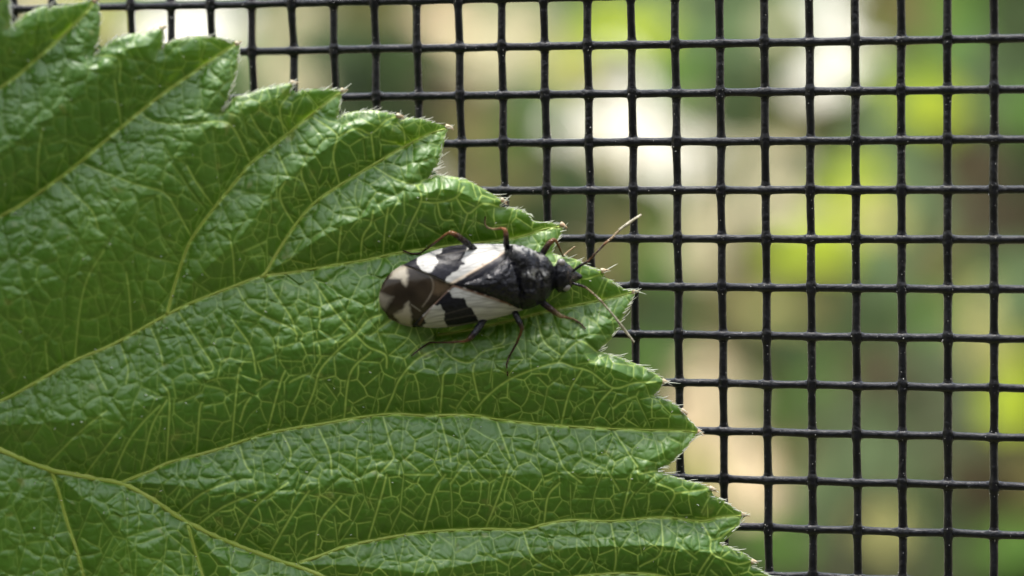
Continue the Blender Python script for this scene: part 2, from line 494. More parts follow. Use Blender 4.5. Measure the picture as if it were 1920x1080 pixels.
TER = [  # finer veins one can follow by eye
    [(720, 777), (735, 745), (750, 710), (783, 673), (827, 652)],
    [(885, 777), (915, 742), (953, 713), (1000, 693), (1047, 680), (1075, 688), (1107, 697), (1150, 727), (1190, 718), (1230, 716)],
    [(1105, 794), (1123, 757), (1150, 727)], [(1052, 797), (1068, 735), (1092, 693)],
    [(562, 800), (588, 735), (601, 693), (640, 650), (667, 627), (690, 600), (715, 590)],
    [(500, 813), (525, 720), (535, 695)], [(434, 835), (447, 700), (452, 695)], [(645, 786), (657, 700), (695, 660)],
    [(825, 780), (830, 720), (832, 703), (845, 690)], [(898, 750), (887, 700), (890, 683)], [(435, 600), (470, 650), (480, 700)],
    [(443, 536), (472, 580), (550, 618), (555, 640)], [(505, 535), (545, 595), (553, 620)], [(590, 530), (625, 580), (660, 622)],
    [(667, 627), (690, 650), (722, 665), (725, 690)], [(368, 855), (375, 765), (380, 755)], [(312, 868), (318, 750), (305, 720)],
    [(718, 780), (733, 835), (738, 858), (715, 885)], [(825, 782), (843, 850), (845, 865)], [(930, 787), (953, 850), (956, 860)],
    [(1020, 797), (1045, 848), (1058, 878), (1090, 905)], [(1150, 805), (1185, 860), (1196, 875)], [(1196, 875), (1197, 888), (1222, 884), (1234, 883)],
    [(598, 805), (618, 850), (622, 890)], [(450, 838), (460, 870), (470, 885)], [(530, 815), (545, 845), (543, 865)],
    [(690, 1014), (715, 930), (725, 890)], [(793, 998), (815, 920), (835, 890)], [(910, 992), (935, 930), (955, 870)], [(1020, 982), (1028, 930), (1050, 905)],
    [(1165, 973), (1180, 910), (1183, 890)], [(980, 993), (1000, 1045), (1048, 1072)], [(1145, 977), (1155, 1040), (1150, 1080)], [(1240, 970), (1240, 1035), (1200, 1062)],
    [(1240, 970), (1265, 925), (1230, 905)], [(1265, 925), (1305, 920), (1325, 917)], [(1314, 977), (1332, 1010), (1335, 1037), (1380, 1057), (1410, 1052)],
    [(1335, 1037), (1310, 1075), (1300, 1100)], [(1332, 1012), (1350, 1008), (1380, 985)],
    [(470, 306), (440, 244), (415, 228), (345, 233), (290, 228), (265, 214)], [(360, 447), (330, 392), (307, 361), (260, 347), (205, 327), (155, 306)],
    [(403, 390), (370, 345), (350, 310)], [(228, 238), (222, 200), (215, 150)], [(225, 155), (222, 110), (180, 104)], [(185, 430), (172, 395), (140, 365), (112, 336)],
    [(70, 350), (72, 290), (80, 240)], [(545, 255), (520, 218)], [(533, 250), (525, 205), (540, 180)], [(508, 275), (480, 235), (470, 215)],
    [(637, 347), (625, 295), (632, 258), (625, 245), (583, 218)], [(632, 258), (660, 243), (675, 242), (697, 250), (725, 225), (750, 217)], [(703, 307), (697, 260), (697, 250)],
    [(760, 272), (757, 245), (745, 230)], [(697, 310), (740, 335), (782, 347), (790, 340), (802, 334)], [(782, 347), (790, 375), (770, 420), (752, 465)],
    [(787, 378), (820, 380), (855, 370), (870, 350)], [(820, 380), (828, 410), (850, 413)], [(855, 370), (877, 400), (905, 382), (938, 388)], [(877, 400), (865, 440), (862, 458)],
    [(553, 423), (530, 385), (525, 360), (535, 340)], [(587, 383), (567, 335), (565, 320)], [(540, 330), (520, 285)], [(676, 490), (680, 445), (695, 420), (700, 395)],
    [(632, 495), (637, 450), (640, 425)], [(718, 480), (722, 430), (728, 390)], [(440, 535), (437, 480), (430, 440)], [(247, 625), (243, 560), (237, 510)],
    [(140, 676), (150, 580), (165, 520), (195, 470)], [(90, 695), (85, 640)], [(450, 790), (460, 760), (470, 745)],
    [(225, 640), (240, 690), (236, 720)], [(280, 608), (300, 655), (305, 685)], [(335, 585), (370, 640), (400, 690), (372, 700)], [(170, 665), (190, 710), (200, 730)],
    [(210, 895), (240, 830), (270, 790), (300, 760)], [(265, 880), (285, 800), (313, 750)], [(160, 890), (190, 850), (230, 800)], [(90, 870), (150, 810), (200, 770)],
    [(330, 965), (380, 925), (440, 900)], [(370, 985), (420, 950), (490, 920)], [(440, 1015), (480, 950), (540, 905)], [(505, 1040), (545, 970), (580, 920)], [(590, 1045), (600, 980), (640, 930)],
    [(1005, 590), (1020, 640), (1050, 665)], [(945, 605), (945, 640), (925, 650)], [(1047, 680), (1065, 655), (1090, 640), (1120, 660)], [(827, 652), (850, 672), (880, 680), (905, 660), (945, 650)],
]
LAT = [smooth_line(a) for a in LAT]
MID = smooth_line(MIDRIB)
TER = [smooth_line(a, 5.0) for a in TER]


def grade(lo, hi, f0, f1, step):
    fine = np.arange(f0, f1, step)
    def out(n0, n1):
        r = []; x = n0; s = step
        while x < n1:
            s = min(s * 1.12, 22.0); x += s; r.append(x)
        return np.array(r)
    return np.concatenate([(2 * f0 - out(f0, 2 * f0 - lo))[::-1], fine, out(fine[-1], hi)])


LX = grade(-690, 1640, -30, 1470, 1.4)
LY = grade(-130, 1520, -30, 1110, 1.4)
XX, YY = np.meshgrid(LX, LY)

rr = random.Random(5)


def voronoi(spacing, seed, warp=0.0, stretch=(1.0, 1.0)):
    """distance to the cell borders of a jittered, warped point set, and the cell index"""
    r = np.random.default_rng(seed)
    F1 = np.full(XX.shape, 1e3, np.float32); F2 = F1 + 1
    I1 = np.zeros(XX.shape, np.int32); I2 = I1.copy()
    sx, sy = spacing * stretch[0], spacing * stretch[1]
    wx = ((XX + warp * (value_noise(XX, YY, seed + 1, spacing * 1.2) - .5)) / stretch[0]).astype(np.float32)
    wy = ((YY + warp * (value_noise(XX, YY, seed + 2, spacing * 1.2) - .5)) / stretch[1]).astype(np.float32)
    pts = []
    for gy in np.arange(LY[0] - sy, LY[-1] + sy, sy):
        for gx_ in np.arange(LX[0] - sx, LX[-1] + sx, sx):
            px = gx_ + sx * r.uniform(.08, .92); py = gy + sy * r.uniform(.08, .92)
            k = len(pts); pts.append((px / stretch[0], py / stretch[1]))
            Rx, Ry = sx * 2.1 + warp, sy * 2.1 + warp
            x0, x1 = np.searchsorted(LX, [px - Rx, px + Rx]); y0, y1 = np.searchsorted(LY, [py - Ry, py + Ry])
            if x1 <= x0 or y1 <= y0: continue
            d = np.hypot(wx[y0:y1, x0:x1] - pts[k][0], wy[y0:y1, x0:x1] - pts[k][1])
            f1 = F1[y0:y1, x0:x1]; f2 = F2[y0:y1, x0:x1]; i1 = I1[y0:y1, x0:x1]; i2 = I2[y0:y1, x0:x1]
            a = d < f1; c = (d < f2) & ~a
            f2[a] = f1[a]; i2[a] = i1[a]; f1[a] = d[a]; i1[a] = k
            f2[c] = d[c]; i2[c] = k
    P_ = np.array(pts)
    sep = np.hypot(P_[I1, 0] - P_[I2, 0], P_[I1, 1] - P_[I2, 1]) + 1e-3
    return np.clip((F2.astype(float) ** 2 - F1.astype(float) ** 2) / (2 * sep), 0, 60), I1


SD = sdf_grid(LX, LY, OUT, 45)
dLat = seg_dist(LX, LY, [MID] + LAT, 170)
dTer = seg_dist(LX, LY, TER, 40)
e3, id3 = voronoi(88, 51, 40, (0.72, 1.45))
dAut = e3 * 1.0 + 12 * np.clip((16 - dTer) / 10, 0, 1)
e4, id4 = voronoi(37, 21, 15)
e5, id5 = voronoi(18, 31, 9)
rnd4 = np.random.default_rng(3).random(id4.max() + 2)[id4]
rnd5 = np.random.default_rng(4).random(id5.max() + 2)[id5]
d3 = np.minimum(dTer, dAut)
big = value_noise(XX, YY, 71, 210)
mid_n = value_noise(XX, YY, 72, 46)
fine_n = value_noise(XX, YY, 73, 13)


def z_base(px, py):
    """camera-axis distance of the flattened leaf: bends towards the lens at its upper left"""
    px = np.asarray(px, float); py = np.asarray(py, float)
    t = (px - 1050) / 150.0
    z = 8.515 - 0.0003 * 150 * np.log1p(np.exp(-np.clip(t, -40, 40))) + 0.00006 * (px - 1050) * (px > 1050)
    w = np.clip((1350 - px) / 1350, 0.08, 1.0)
    pyc = 540 + 700 * np.tanh((py - 540) / 700)
    return z + (pyc - 540) * 0.00036 * w


edge = np.clip(-SD / 26.0, 0, 1)
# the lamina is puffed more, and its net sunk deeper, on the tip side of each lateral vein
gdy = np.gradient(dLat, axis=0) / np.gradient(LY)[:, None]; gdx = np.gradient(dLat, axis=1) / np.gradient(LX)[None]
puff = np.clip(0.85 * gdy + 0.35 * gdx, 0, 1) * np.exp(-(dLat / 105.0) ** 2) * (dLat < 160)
relief = (52 * (1 - np.exp(-dLat / 78.0)) * (0.75 + 0.5 * big)
          + 3.8 * (1 - np.exp(-(d3 / 10.0) ** 1.4))
          + 1.8 * (1 - np.exp(-(e4 / 5.5) ** 1.5)) * (0.4 + 1.2 * rnd4) * (0.4 + 1.0 * value_noise(XX, YY, 74, 130) + 0.7 * puff)
          + (0.9 + 0.55 * puff) * (1 - np.exp(-(e5 / 3.2) ** 1.5)) * (0.3 + 1.2 * rnd5)
          + 2.0 * (mid_n - .5) + 1.1 * (fine_n - .5))
relief = relief * (0.6 + 0.4 * edge) - 2.5 * (1 - np.clip(-SD / 9.0, 0, 1)) ** 2
ZL = z_base(XX, YY) - relief * PX
# pale vein tissue
off3 = np.clip((np.minimum(d3, dLat) - 2) / 4.0, 0, 1)
sheen_left_fade = (1 - 0.5 * np.clip(puff * 1.3, 0, 1)) * (0.42 + 0.58 * np.clip((XX + 0.25 * YY - 330) / 420.0, 0, 1))  # vein colour dimmed below the laterals, standing in for sheen that hides it
w4 = off3 * np.exp(-(e4 / 1.05) ** 2) * (0.55 + 0.6 * value_noise(XX, YY, 81, 60)) * sheen_left_fade
w5 = off3 * np.exp(-(e5 / 1.0) ** 2) * np.clip(1.6 * value_noise(XX, YY, 82, 24) - 0.62, 0, 1) * 0.7 * sheen_left_fade
w3 = np.maximum((.45 + .55 * sheen_left_fade) * np.exp(-(dTer / 1.7) ** 2), 0.75 * sheen_left_fade * np.exp(-(dAut / 1.4) ** 2))
w2 = np.exp(-(dLat / 3.4) ** 2)
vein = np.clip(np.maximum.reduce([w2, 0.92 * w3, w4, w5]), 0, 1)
rim = np.clip(np.exp(-(SD / 3.2) ** 2) * (0.55 + 0.6 * value_noise(XX, YY, 83, 25)), 0, 1)


def z_leaf(px, py):
    x = np.clip(np.searchsorted(LX, px), 0, len(LX) - 1); y = np.clip(np.searchsorted(LY, py), 0, len(LY) - 1)
    return ZL[y, x]


leaf = root('leaf', vf(-605, 775, 8.05), 'large serrated green leaf with raised network of pale veins', 'leaf')
I, Q, T, B = clip_grid(LX, LY, SD)
lv = vf(carry(XX, I), carry(YY, I), carry(ZL, I))
# underside rim: a thin wall along the margin, then a coarse lower face
n0 = len(lv)
bu = np.unique(B); rm = np.full(n0, -1); rm[bu] = np.arange(len(bu))
TH = 0.016
cx, cy, cz = carry(XX, I)[bu], carry(YY, I)[bu], carry(ZL, I)[bu]
gyS, gxS = np.gradient(SD)
gxS = gxS / np.gradient(LX)[None]; gyS = gyS / np.gradient(LY)[:, None]
wall = vf(cx - 4 * carry(gxS, I)[bu], cy - 4 * carry(gyS, I)[bu], cz + TH)
rimq = np.stack([B[:, 0], B[:, 1], n0 + rm[B[:, 1]], n0 + rm[B[:, 0]]], -1)
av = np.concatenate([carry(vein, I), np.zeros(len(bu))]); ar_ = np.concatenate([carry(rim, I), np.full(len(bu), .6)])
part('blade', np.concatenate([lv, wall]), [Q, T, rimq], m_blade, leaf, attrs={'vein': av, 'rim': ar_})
ux = np.arange(-690, 1640, 14.0); uy = np.arange(-130, 1520, 14.0)
UX, UY = np.meshgrid(ux, uy)
US = sdf_grid(ux, uy, OUT, 60) + 3.0
zi = ZL[np.clip(np.searchsorted(LY, uy), 0, len(LY) - 1)][:, np.clip(np.searchsorted(LX, ux), 0, len(LX) - 1)]
zu = zi + TH + 0.012
I2, Q2, T2, B2 = clip_grid(ux, uy, US)
m_under = leafy('leaf_underside', (0.10, 0.2, 0.05), (0.14, 0.25, 0.08), 3.0, 0.6, 0.15)
part('underside', vf(carry(UX, I2), carry(UY, I2), carry(zu, I2)), [Q2, T2], m_under, leaf)


def vein_tube(ln, r0, r1, name):
    ln = np.asarray(ln); keep = sdf_at(ln) < -3
    ln = ln[keep]
    if len(ln) < 3: return
    t = np.linspace(0, 1, len(ln))
    r = (r0 * (1 - t) ** 0.8 + r1) * (0.9 + 0.2 * np.array([rr.random() for _ in t]))
    r = np.convolve(np.pad(r, 2, 'edge'), np.ones(5) / 5, 'valid')
    z = z_leaf(ln[:, 0], ln[:, 1])
    z = np.convolve(np.pad(z, 4, 'edge'), np.ones(9) / 9, 'valid') + 0.25 * r * PX
    mb = MB(); mb.tube(vf(ln[:, 0], ln[:, 1], z), r * PX, 8)
    return mb.part(name, m_vein, leaf)


def sdf_at(p):
    p = np.atleast_2d(p)
    return SD[np.clip(np.searchsorted(LY, p[:, 1]), 0, len(LY) - 1), np.clip(np.searchsorted(LX, p[:, 0]), 0, len(LX) - 1)]


vein_tube(MID, 6.2, 2.4, 'midrib')
for k, ln in enumerate(LAT):
    main = k in (0, 1, 2, 3, 6, 8, 9)
    vein_tube(ln, 2.5 if main else 1.9, 1.3, 'lateral_vein')
mb = MB()
pt = smooth_line([(-590, 780), (-680, 790), (-780, 860), (-860, 1000), (-900, 1250)], 12)
mb.tube(vf(pt[:, 0], pt[:, 1], np.linspace(8.13, 8.4, len(pt))), np.linspace(0.03, 0.04, len(pt)), 10)
mb.part('leaf_stalk', m_vein, leaf)

# tooth tips: small dry points, each its own part
TIPS = [(447, 80, 1, -.2), (552, 155, 1, 0), (646, 169, 1, 0), (751, 217, 1, .1), (843, 239, 1, .2), (945, 378, 1, .5), (1057, 424, .9, .6),
        (1134, 508, 1, 0), (1191, 546, .8, -.1), (1249, 716, 1, .2), (1283, 774, .8, .7), (1313, 812, 1, .4), (1337, 918, 1, .4),
        (1396, 965, 1, .1), (1416, 1053, 1, .1), (307, 52, 1, -.2), (181, 0, 1, -.5)]
for k, (x, y, dx, dy) in enumerate(TIPS):
    L = [9, 12, 9, 7, 12, 10, 10, 10, 12, 8, 9, 11, 9, 13, 9, 7, 7][k]
    d = np.array([dx, dy]); d = d / np.hypot(*d); nn = np.array([-d[1], d[0]])
    c0 = np.array([x, y]) - d * 7
    z = float(z_leaf(x - d[0] * 9, y - d[1] * 9)) + 0.004
    ts = np.array([0, .25, .5, .72, .9, 1.0]); rad = np.array([5.5, 5.0, 3.8, 2.7, 1.7, .5])
    pts = c0 + d * (ts * (L * .55 + 7))[:, None] + nn * (np.sin(ts * 3) * rr.uniform(-1.5, 1.5))[:, None]
    mb = MB(); mb.tube(vf(pts[:, 0], pts[:, 1], np.full(6, z) + ts * rr.uniform(-.01, .012)), rad * PX, 8)
    # frayed fibres
    for f in range(4):
        a = d + nn * rr.uniform(-.45, .45)
        p0 = pts[3] + nn * rr.uniform(-2, 2); p1 = p0 + a * rr.uniform(3, 7)
        mb.tube(vf([p0[0], (p0[0] + p1[0]) / 2, p1[0]], [p0[1], (p0[1] + p1[1]) / 2 + rr.uniform(-1, 1), p1[1]], z - .004), np.array([1.3, 1, .4]) * PX, 5)
    mb.part('tooth_tip', m_tip, leaf)

# hairs
mb = MB()
P = OUT; per = np.roll(P, -1, 0)
hr = np.random.default_rng(9)
for a, c in zip(P, per):
    if not ((-60 < a[0] < 1560) and (-80 < a[1] < 1240)): continue
    d = c - a; L = np.hypot(*d); d = d / L; out_n = np.array([d[1], -d[0]])
    for _ in range(int(L / 5.4 * hr.uniform(.4, 1.6) + hr.random())):
        f = hr.random(); p = a + (c - a) * f - out_n * hr.uniform(0, 4)
        fwd = d if d[0] > 0 else -d                      # hairs lie towards the tooth tip
        ang = hr.uniform(.08, .62)
        dr = fwd * math.cos(ang) + out_n * math.sin(ang); dr = dr / np.hypot(*dr)
        ln = hr.uniform(6, 15) if hr.random() < .88 else hr.uniform(16, 28)
        bend = out_n * hr.uniform(-.25, .25)
        ts = np.array([0, .4, .75, 1.0])
        pts = p + dr * (ts * ln)[:, None] + bend * (ts ** 2 * ln)[:, None]
        z0 = float(z_leaf(p[0] - out_n[0] * 3, p[1] - out_n[1] * 3))
        zz = z0 - .002 - ts * hr.uniform(-.006, .02)
        mb.tube(vf(pts[:, 0], pts[:, 1], zz), np.array([.8, .7, .5, .15]) * PX * hr.uniform(.6, 1.2), 4, cap=False)
mb.part('margin_hairs', m_hair, leaf, kind='stuff')
mb = MB()
for _ in range(520):
    x, y = hr.uniform(0, 1420), hr.uniform(0, 1080)
    s = float(sdf_at((x, y))[0])
    if s > -6 or hr.random() > 0.25 + 0.75 * math.exp(s / 30.0): continue
    a = hr.uniform(-1.2, .6); L = hr.uniform(2, 5)
    z0 = float(z_leaf(x, y)); ts = np.array([0, .5, 1.0])
    mb.tube(vf(x + math.cos(a) * L * ts, y + math.sin(a) * L * ts, z0 - .002 - ts * .012), np.array([.9, .75, .25]) * PX, 4, cap=False)
mb.part('surface_hairs', m_hair, leaf, kind='stuff')

# ------------------------------------------------------------------ THE INSECT SCREEN
PITCHX = 0.15; PITCHY = 0.15 * 1.0876
S_O = np.array([4.67124846, 57.15504216, 2.18100198]) * 0.15       # node (0,0) in the view frame
S_X = np.array([0.968057, -0.250620, -0.007472])
S_Y = np.array([0.007544, 0.104327, -0.994514]); S_Y = S_Y - S_X * (S_Y @ S_X); S_Y /= np.linalg.norm(S_Y)
S_N = np.cross(S_X, S_Y); S_N = S_N if S_N[1] < 0 else -S_N         # towards the lens
I0, I1, J0, J1 = -24, 12, -10, 14
screen = root('insect_screen', S_O + S_Y * PITCHY * (J1 + .5) + S_X * PITCHX * -6, 'black coated mesh insect screen with dusty square openings behind the leaf', 'screen')
sr = np.random.default_rng(17)
R0 = 0.0141
fr = np.array([-.5, -.4, -.31, -.24, -.19, -.155, -.125, -.1, -.07, -.035, 0, .035, .07, .1, .125, .155, .19, .24, .31, .4])
jx = sr.normal(0, .0004, (I1 - I0 + 1, J1 - J0 + 1)); jy = sr.normal(0, .0004, (I1 - I0 + 1, J1 - J0 + 1))
dust = MB()


def wire(vertical, k):
    lo, hi = (J0, J1) if vertical else (I0, I1)
    P_ = PITCHY if vertical else PITCHX
    m = np.arange(lo, hi + 1)
    t = (m[:, None] + fr[None]).ravel()
    near = np.abs(t - np.round(t)) * P_
    off = jx[k - I0] if vertical else jy[:, k - J0]
    lat = np.interp(t, m, off)
    wob = np.interp(t, np.linspace(lo - 1, hi + 1, 60), sr.normal(0, .0005, 60))
    rn = 1 + np.interp(t, np.linspace(lo - 1, hi + 1, 150), sr.normal(0, .03, 150))
    g_ = np.clip((near - R0 * .9) / (R0 * 0.55), 0, None)
    r = R0 * (1.0 if vertical else .97) * rn * (0.97 + 0.30 * np.exp(-g_ ** 1.3) * (near > R0 * .3) + 0.10 * (near <= R0 * .3))
    r = np.convolve(np.pad(r, 1, 'edge'), [.25, .5, .25], 'valid')
    wv = (1 if vertical else -1) * (-1.0) ** k * np.cos(np.pi * t) * R0 * 0.34
    if vertical:
        c = S_O + np.outer(t * PITCHY, S_Y) + np.outer(k * PITCHX + lat + wob, S_X) + np.outer(wv, S_N)
        side = S_X
    else:
        c = S_O + np.outer(t * PITCHX, S_X) + np.outer(k * PITCHY + lat + wob, S_Y) + np.outer(wv, S_N)
        side = S_Y
    sides = 12
    th = np.arange(sides) * 2 * np.pi / sides
    flat = np.where(near < R0 * 2.2, 0.86, 0.92)
    ring = c[:, None] + r[:, None, None] * (np.cos(th)[None, :, None] * side + np.sin(th)[None, :, None] * S_N * flat[:, None, None])
    n_ = len(t)
    i = np.arange(n_ - 1)[:, None] * sides; kk = np.arange(sides)[None]; k2 = (kk + 1) % sides
    q_ = np.stack([i + kk, i + k2, i + sides + k2, i + sides + kk], -1).reshape(-1, 4)
    part('vertical_wire' if vertical else 'horizontal_wire', ring.reshape(-1, 3), [q_], m_wire, screen)
    for _ in range(int(sr.integers(90, 170))):
        tt = sr.uniform(lo, hi)
        if sr.random() < .45: tt = round(tt) + sr.normal(0, .13)
        q0 = np.array([np.interp(tt, t, c[:, a]) for a in range(3)]); r_ = np.interp(tt, t, r)
        ph = sr.uniform(-.1, math.pi + .1) if vertical else sr.uniform(.2, math.pi + .5)
        dirn = math.cos(ph) * side + math.sin(ph) * S_N
        if not vertical and math.cos(ph) > 0.3: continue
        s_ = PX * (sr.uniform(.35, .85) if sr.random() < .93 else sr.uniform(.9, 1.5))
        o = q0 + dirn * r_ * .97
        vv = o + s_ * np.array([[1, 0, 0], [-1, 0, 0], [0, 1, 0], [0, -1, 0], [0, 0, 1], [0, 0, -1]]) * sr.uniform(.5, 1.4, (6, 3))
        dust.add(vv, t=[[0, 2, 4], [2, 1, 4], [1, 3, 4], [3, 0, 4], [2, 0, 5], [1, 2, 5], [3, 1, 5], [0, 3, 5]])


for k in range(I0, I1 + 1): wire(True, k)
for k in range(J0, J1 + 1): wire(False, k)
dust.part('dust_specks', m_dust, screen, kind='stuff', smooth=False)

# ------------------------------------------------------------------ THE BUG
bug = root('bug', vf(900, 535, float(z_base(900, 535)) - .03), 'black and cream patterned bug resting on the serrated leaf', 'insect')


def bz(px, py):                       # a smooth plane under the bug, close to the leaf's face
    return z_base(px, py) - 0.066


A0, A1 = np.array([712., 558.]), np.array([1036., 522.])
AX = (A1 - A0) / np.hypot(*(A1 - A0)); AN = np.array([-AX[1], AX[0]])
BLACK = np.array([.006, .006, .008]); CREAM = np.array([.385, .38, .36]); BROWN = np.array([.20, .105, .045])
# body: tail to head, one skin
ST = [((720, 550), (721, 564), .024), ((735, 530), (740, 582), .036), ((775, 514), (782, 588), .050), ((830, 498), (838, 588), .060), ((890, 486), (900, 580), .066), ((940, 478), (958, 570), .080),
      ((957, 460), (980, 581), .118), ((966, 458), (990, 580), .136), ((980, 460), (1000, 577), .142), ((997, 467), (1012, 571), .140), ((1014, 474), (1023, 564), .130), ((1027, 482), (1032, 555), .113),
      ((1035, 493), (1037, 545), .092), ((1039, 499), (1040, 541), .083), ((1046, 488), (1047, 549), .092), ((1058, 489), (1061, 548), .092), ((1070, 498), (1071, 539), .084), ((1078, 507), (1078, 530), .068), ((1086, 512), (1086, 525), .056), ((1092, 516), (1092, 521), .046)]
NS = 96
si = np.linspace(0, len(ST) - 1, 260); ks = np.arange(len(ST))
SA = np.array([a for a, c, h in ST], float); SC = np.array([c for a, c, h in ST], float); SH = np.array([h for a, c, h in ST])


def cr(arr):
    return np.stack([np.interp(si, ks, arr[:, k]) for k in range(arr.shape[1])], -1)


LA, LC, LH = cr(SA), cr(SC), np.interp(si, ks, SH)
ker = np.array([1, 2, 3, 2, 1.]) / 9
for arr in (LA, LC):
    for k in range(2): arr[:, k] = np.convolve(np.pad(arr[:, k], 2, 'edge'), ker, 'valid')
LH = np.convolve(np.pad(LH, 2, 'edge'), ker, 'valid')
th = np.linspace(0, 2 * np.pi, NS, endpoint=False)
ring_xy = (LA + LC)[:, None] / 2 + np.cos(th)[None, :, None] * ((LA - LC)[:, None] / 2)
cs, sn = np.cos(th), np.sin(th)
hh = np.where(sn >= 0, np.abs(sn) ** .8, -np.abs(sn) ** .9)
low = 0.018
hgt = low + 0.45 * (LH[:, None] - low) + np.where(hh[None] >= 0, hh[None] * .55, hh[None] * .45) * (LH[:, None] - low)
# puckered pronotum
pn = np.clip((ring_xy[..., 0] - 958) / 10, 0, 1) * np.clip((1040 - ring_xy[..., 0]) / 10, 0, 1)
hgt = hgt + pn * 0.010 * (value_noise(ring_xy[..., 0], ring_xy[..., 1], 90, 11) - .5) * (sn > 0)
# furrow behind the front of the pronotum and a mid groove
hgt = hgt - 0.012 * np.exp(-((ring_xy[..., 0] - 1012) / 6.0) ** 2) * (sn > .3)
bx_, by_ = ring_xy[..., 0].ravel(), ring_xy[..., 1].ravel()
bv = vf(bx_, by_, bz(bx_, by_) - hgt.ravel())
tint = np.tile(BLACK, (len(bx_), 1))
snr = np.tile(sn, 260)
f = ((bx_ > 962) & (bx_ < 1032)).astype(float)
patch = f * (snr > .2) * np.clip(1.3 - np.hypot((bx_ - 1004) / 24, (by_ - 514) / 9), 0, 1) * np.clip(3.2 * value_noise(bx_, by_, 91, 3.5) - 1.1, 0, 1)
top_glint = f * np.clip((np.tile(cs, 260) - .70) * 5, 0, 1) * (snr > 0) * np.clip((1030 - bx_) / 20, 0, 1) * np.clip(2.2 * value_noise(bx_, by_, 92, 4) - .5, 0, 1)  # cream highlight painted along the pronotum's upper edge
hd = (bx_ > 1064) * np.clip(2.0 * value_noise(bx_, by_, 93, 5) - .9, 0, 1) * .5
tint = tint + (CREAM * .8 - tint) * np.clip(np.maximum.reduce([patch * .8, top_glint * .75]), 0, 1)[:, None] + (np.array([.13, .10, .08]) - tint) * hd[:, None]
mb = MB()
i = np.arange(259)[:, None] * NS; kk = np.arange(NS)[None]; k2 = (kk + 1) % NS
q = np.stack([i + kk, i + k2, i + NS + k2, i + NS + kk], -1).reshape(-1, 4)
bv2 = np.concatenate([bv, bv[:NS].mean(0, keepdims=True), bv[-NS:].mean(0, keepdims=True)])
k1 = np.arange(NS)
caps = np.concatenate([np.stack([np.full(NS, len(bv)), (k1 + 1) % NS, k1], -1), np.stack([np.full(NS, len(bv) + 1), 259 * NS + k1, 259 * NS + (k1 + 1) % NS], -1)])
mb.add(bv2, q, caps, np.concatenate([tint, [BLACK, BLACK]]))


def leg(pts, rad, cols, mb):
    """pts: (px,py,height above the leaf's face)"""
    P0 = np.array(pts, float); d0 = np.concatenate([[0], np.cumsum(np.hypot(*np.diff(P0[:, :2], axis=0).T))])
    tt = np.arange(0, d0[-1], 1.6)
    p = np.stack([np.interp(tt, d0, P0[:, a]) for a in range(3)], -1)
    for a in range(3): p[:, a] = np.convolve(np.pad(p[:, a], 2, 'edge'), [.1, .2, .4, .2, .1], 'valid')
    k = np.linspace(0, 1, len(p)); kn = np.concatenate([[0], np.cumsum(np.hypot(*np.diff(np.array(pts)[:, :2], axis=0).T))]); kn /= kn[-1]
    s = np.concatenate([[0], np.cumsum(np.hypot(*np.diff(p[:, :2], axis=0).T))]); s /= s[-1]
    r = np.interp(s, kn, rad); r = r * PX * np.interp(r, [2.8, 4.2], [.98, 1.25])
    c = np.stack([np.interp(s, kn, np.array(cols)[:, a]) for a in range(3)], -1)
    c = c * (0.75 + 0.5 * np.array([rr.random() for _ in s]))[:, None]
    mb.tube(vf(p[:, 0], p[:, 1], p[:, 2]), r, 10, c=c)
    # bristles
    for q_ in range(2, len(p) - 1, 2):
        a = rr.uniform(-1, 1); d = p[min(q_ + 1, len(p) - 1), :2] - p[q_ - 1, :2]; d = d / (np.hypot(*d) + 1e-9)
        e = d * .6 + np.array([-d[1], d[0]]) * (1 if a > 0 else -1) * .8
        L = rr.uniform(3, 5.5)
        mb.tube(vf([p[q_, 0], p[q_, 0] + e[0] * L], [p[q_, 1], p[q_, 1] + e[1] * L], [p[q_, 2], p[q_, 2] - .004]), np.array([.45, .15]) * PX, 3, c=BROWN * .6, cap=False)


def H(x, y, h): return (x, y, float(bz(x, y)) - h)
def F(x, y, up=.006): return (x, y, float(z_leaf(x, y)) - up)


DK = BLACK * 1.3; OR = np.array([.14, .06, .022]); BR = np.array([.045, .024, .014]); PL = np.array([.22, .16, .09])
leg([H(893, 470, .03), H(876, 456, .06), H(858, 442, .085), H(846, 436, .085), H(838, 438, .08), H(812, 458, .04), F(788, 475), F(772, 476), F(754, 469, .004)],
    [4.5, 5.2, 4.4, 3.6, 2.7, 2.2, 1.9, 1.7, 1.2], [DK, DK, BR * .7, OR, OR * .8, BR, BR * .8, BR, BR], mb)
leg([H(952, 470, .04), H(949, 456, .07), H(949, 440, .085), H(947, 430, .085), H(940, 428, .075), H(926, 430, .04), F(914, 427), F(909, 420), F(910, 404, .004)],
    [4.5, 4.8, 4.2, 3.6, 2.6, 2.1, 2.0, 1.7, 1.1], [DK, DK, BR * .8, OR, OR, PL * .8, PL * .8, PL, BR], mb)
leg([H(1010, 485, .05), H(1019, 472, .07), H(1030, 456, .085), H(1038, 449, .085), H(1043, 452, .07), H(1050, 468, .03), F(1056, 481), F(1064, 473, .012), (1080, 461, float(z_leaf(1064, 484)) - .012)],
    [4.5, 5.0, 4.4, 3.6, 2.8, 2.6, 2.3, 1.8, 1.2], [DK, DK, BR, OR, OR, OR, PL, PL * 1.4, PL * 1.4], mb)
leg([H(1008, 560, .05), H(1018, 568, .07), H(1036, 582, .075), H(1050, 592, .06), H(1062, 595, .04), F(1077, 599), F(1088, 606), F(1099, 617, .004)],
    [5.0, 5.4, 4.8, 3.8, 2.7, 2.3, 1.7, 1.1], [DK, DK, BR * .7, PL, OR * .9, PL * .8, BR, BR], mb)
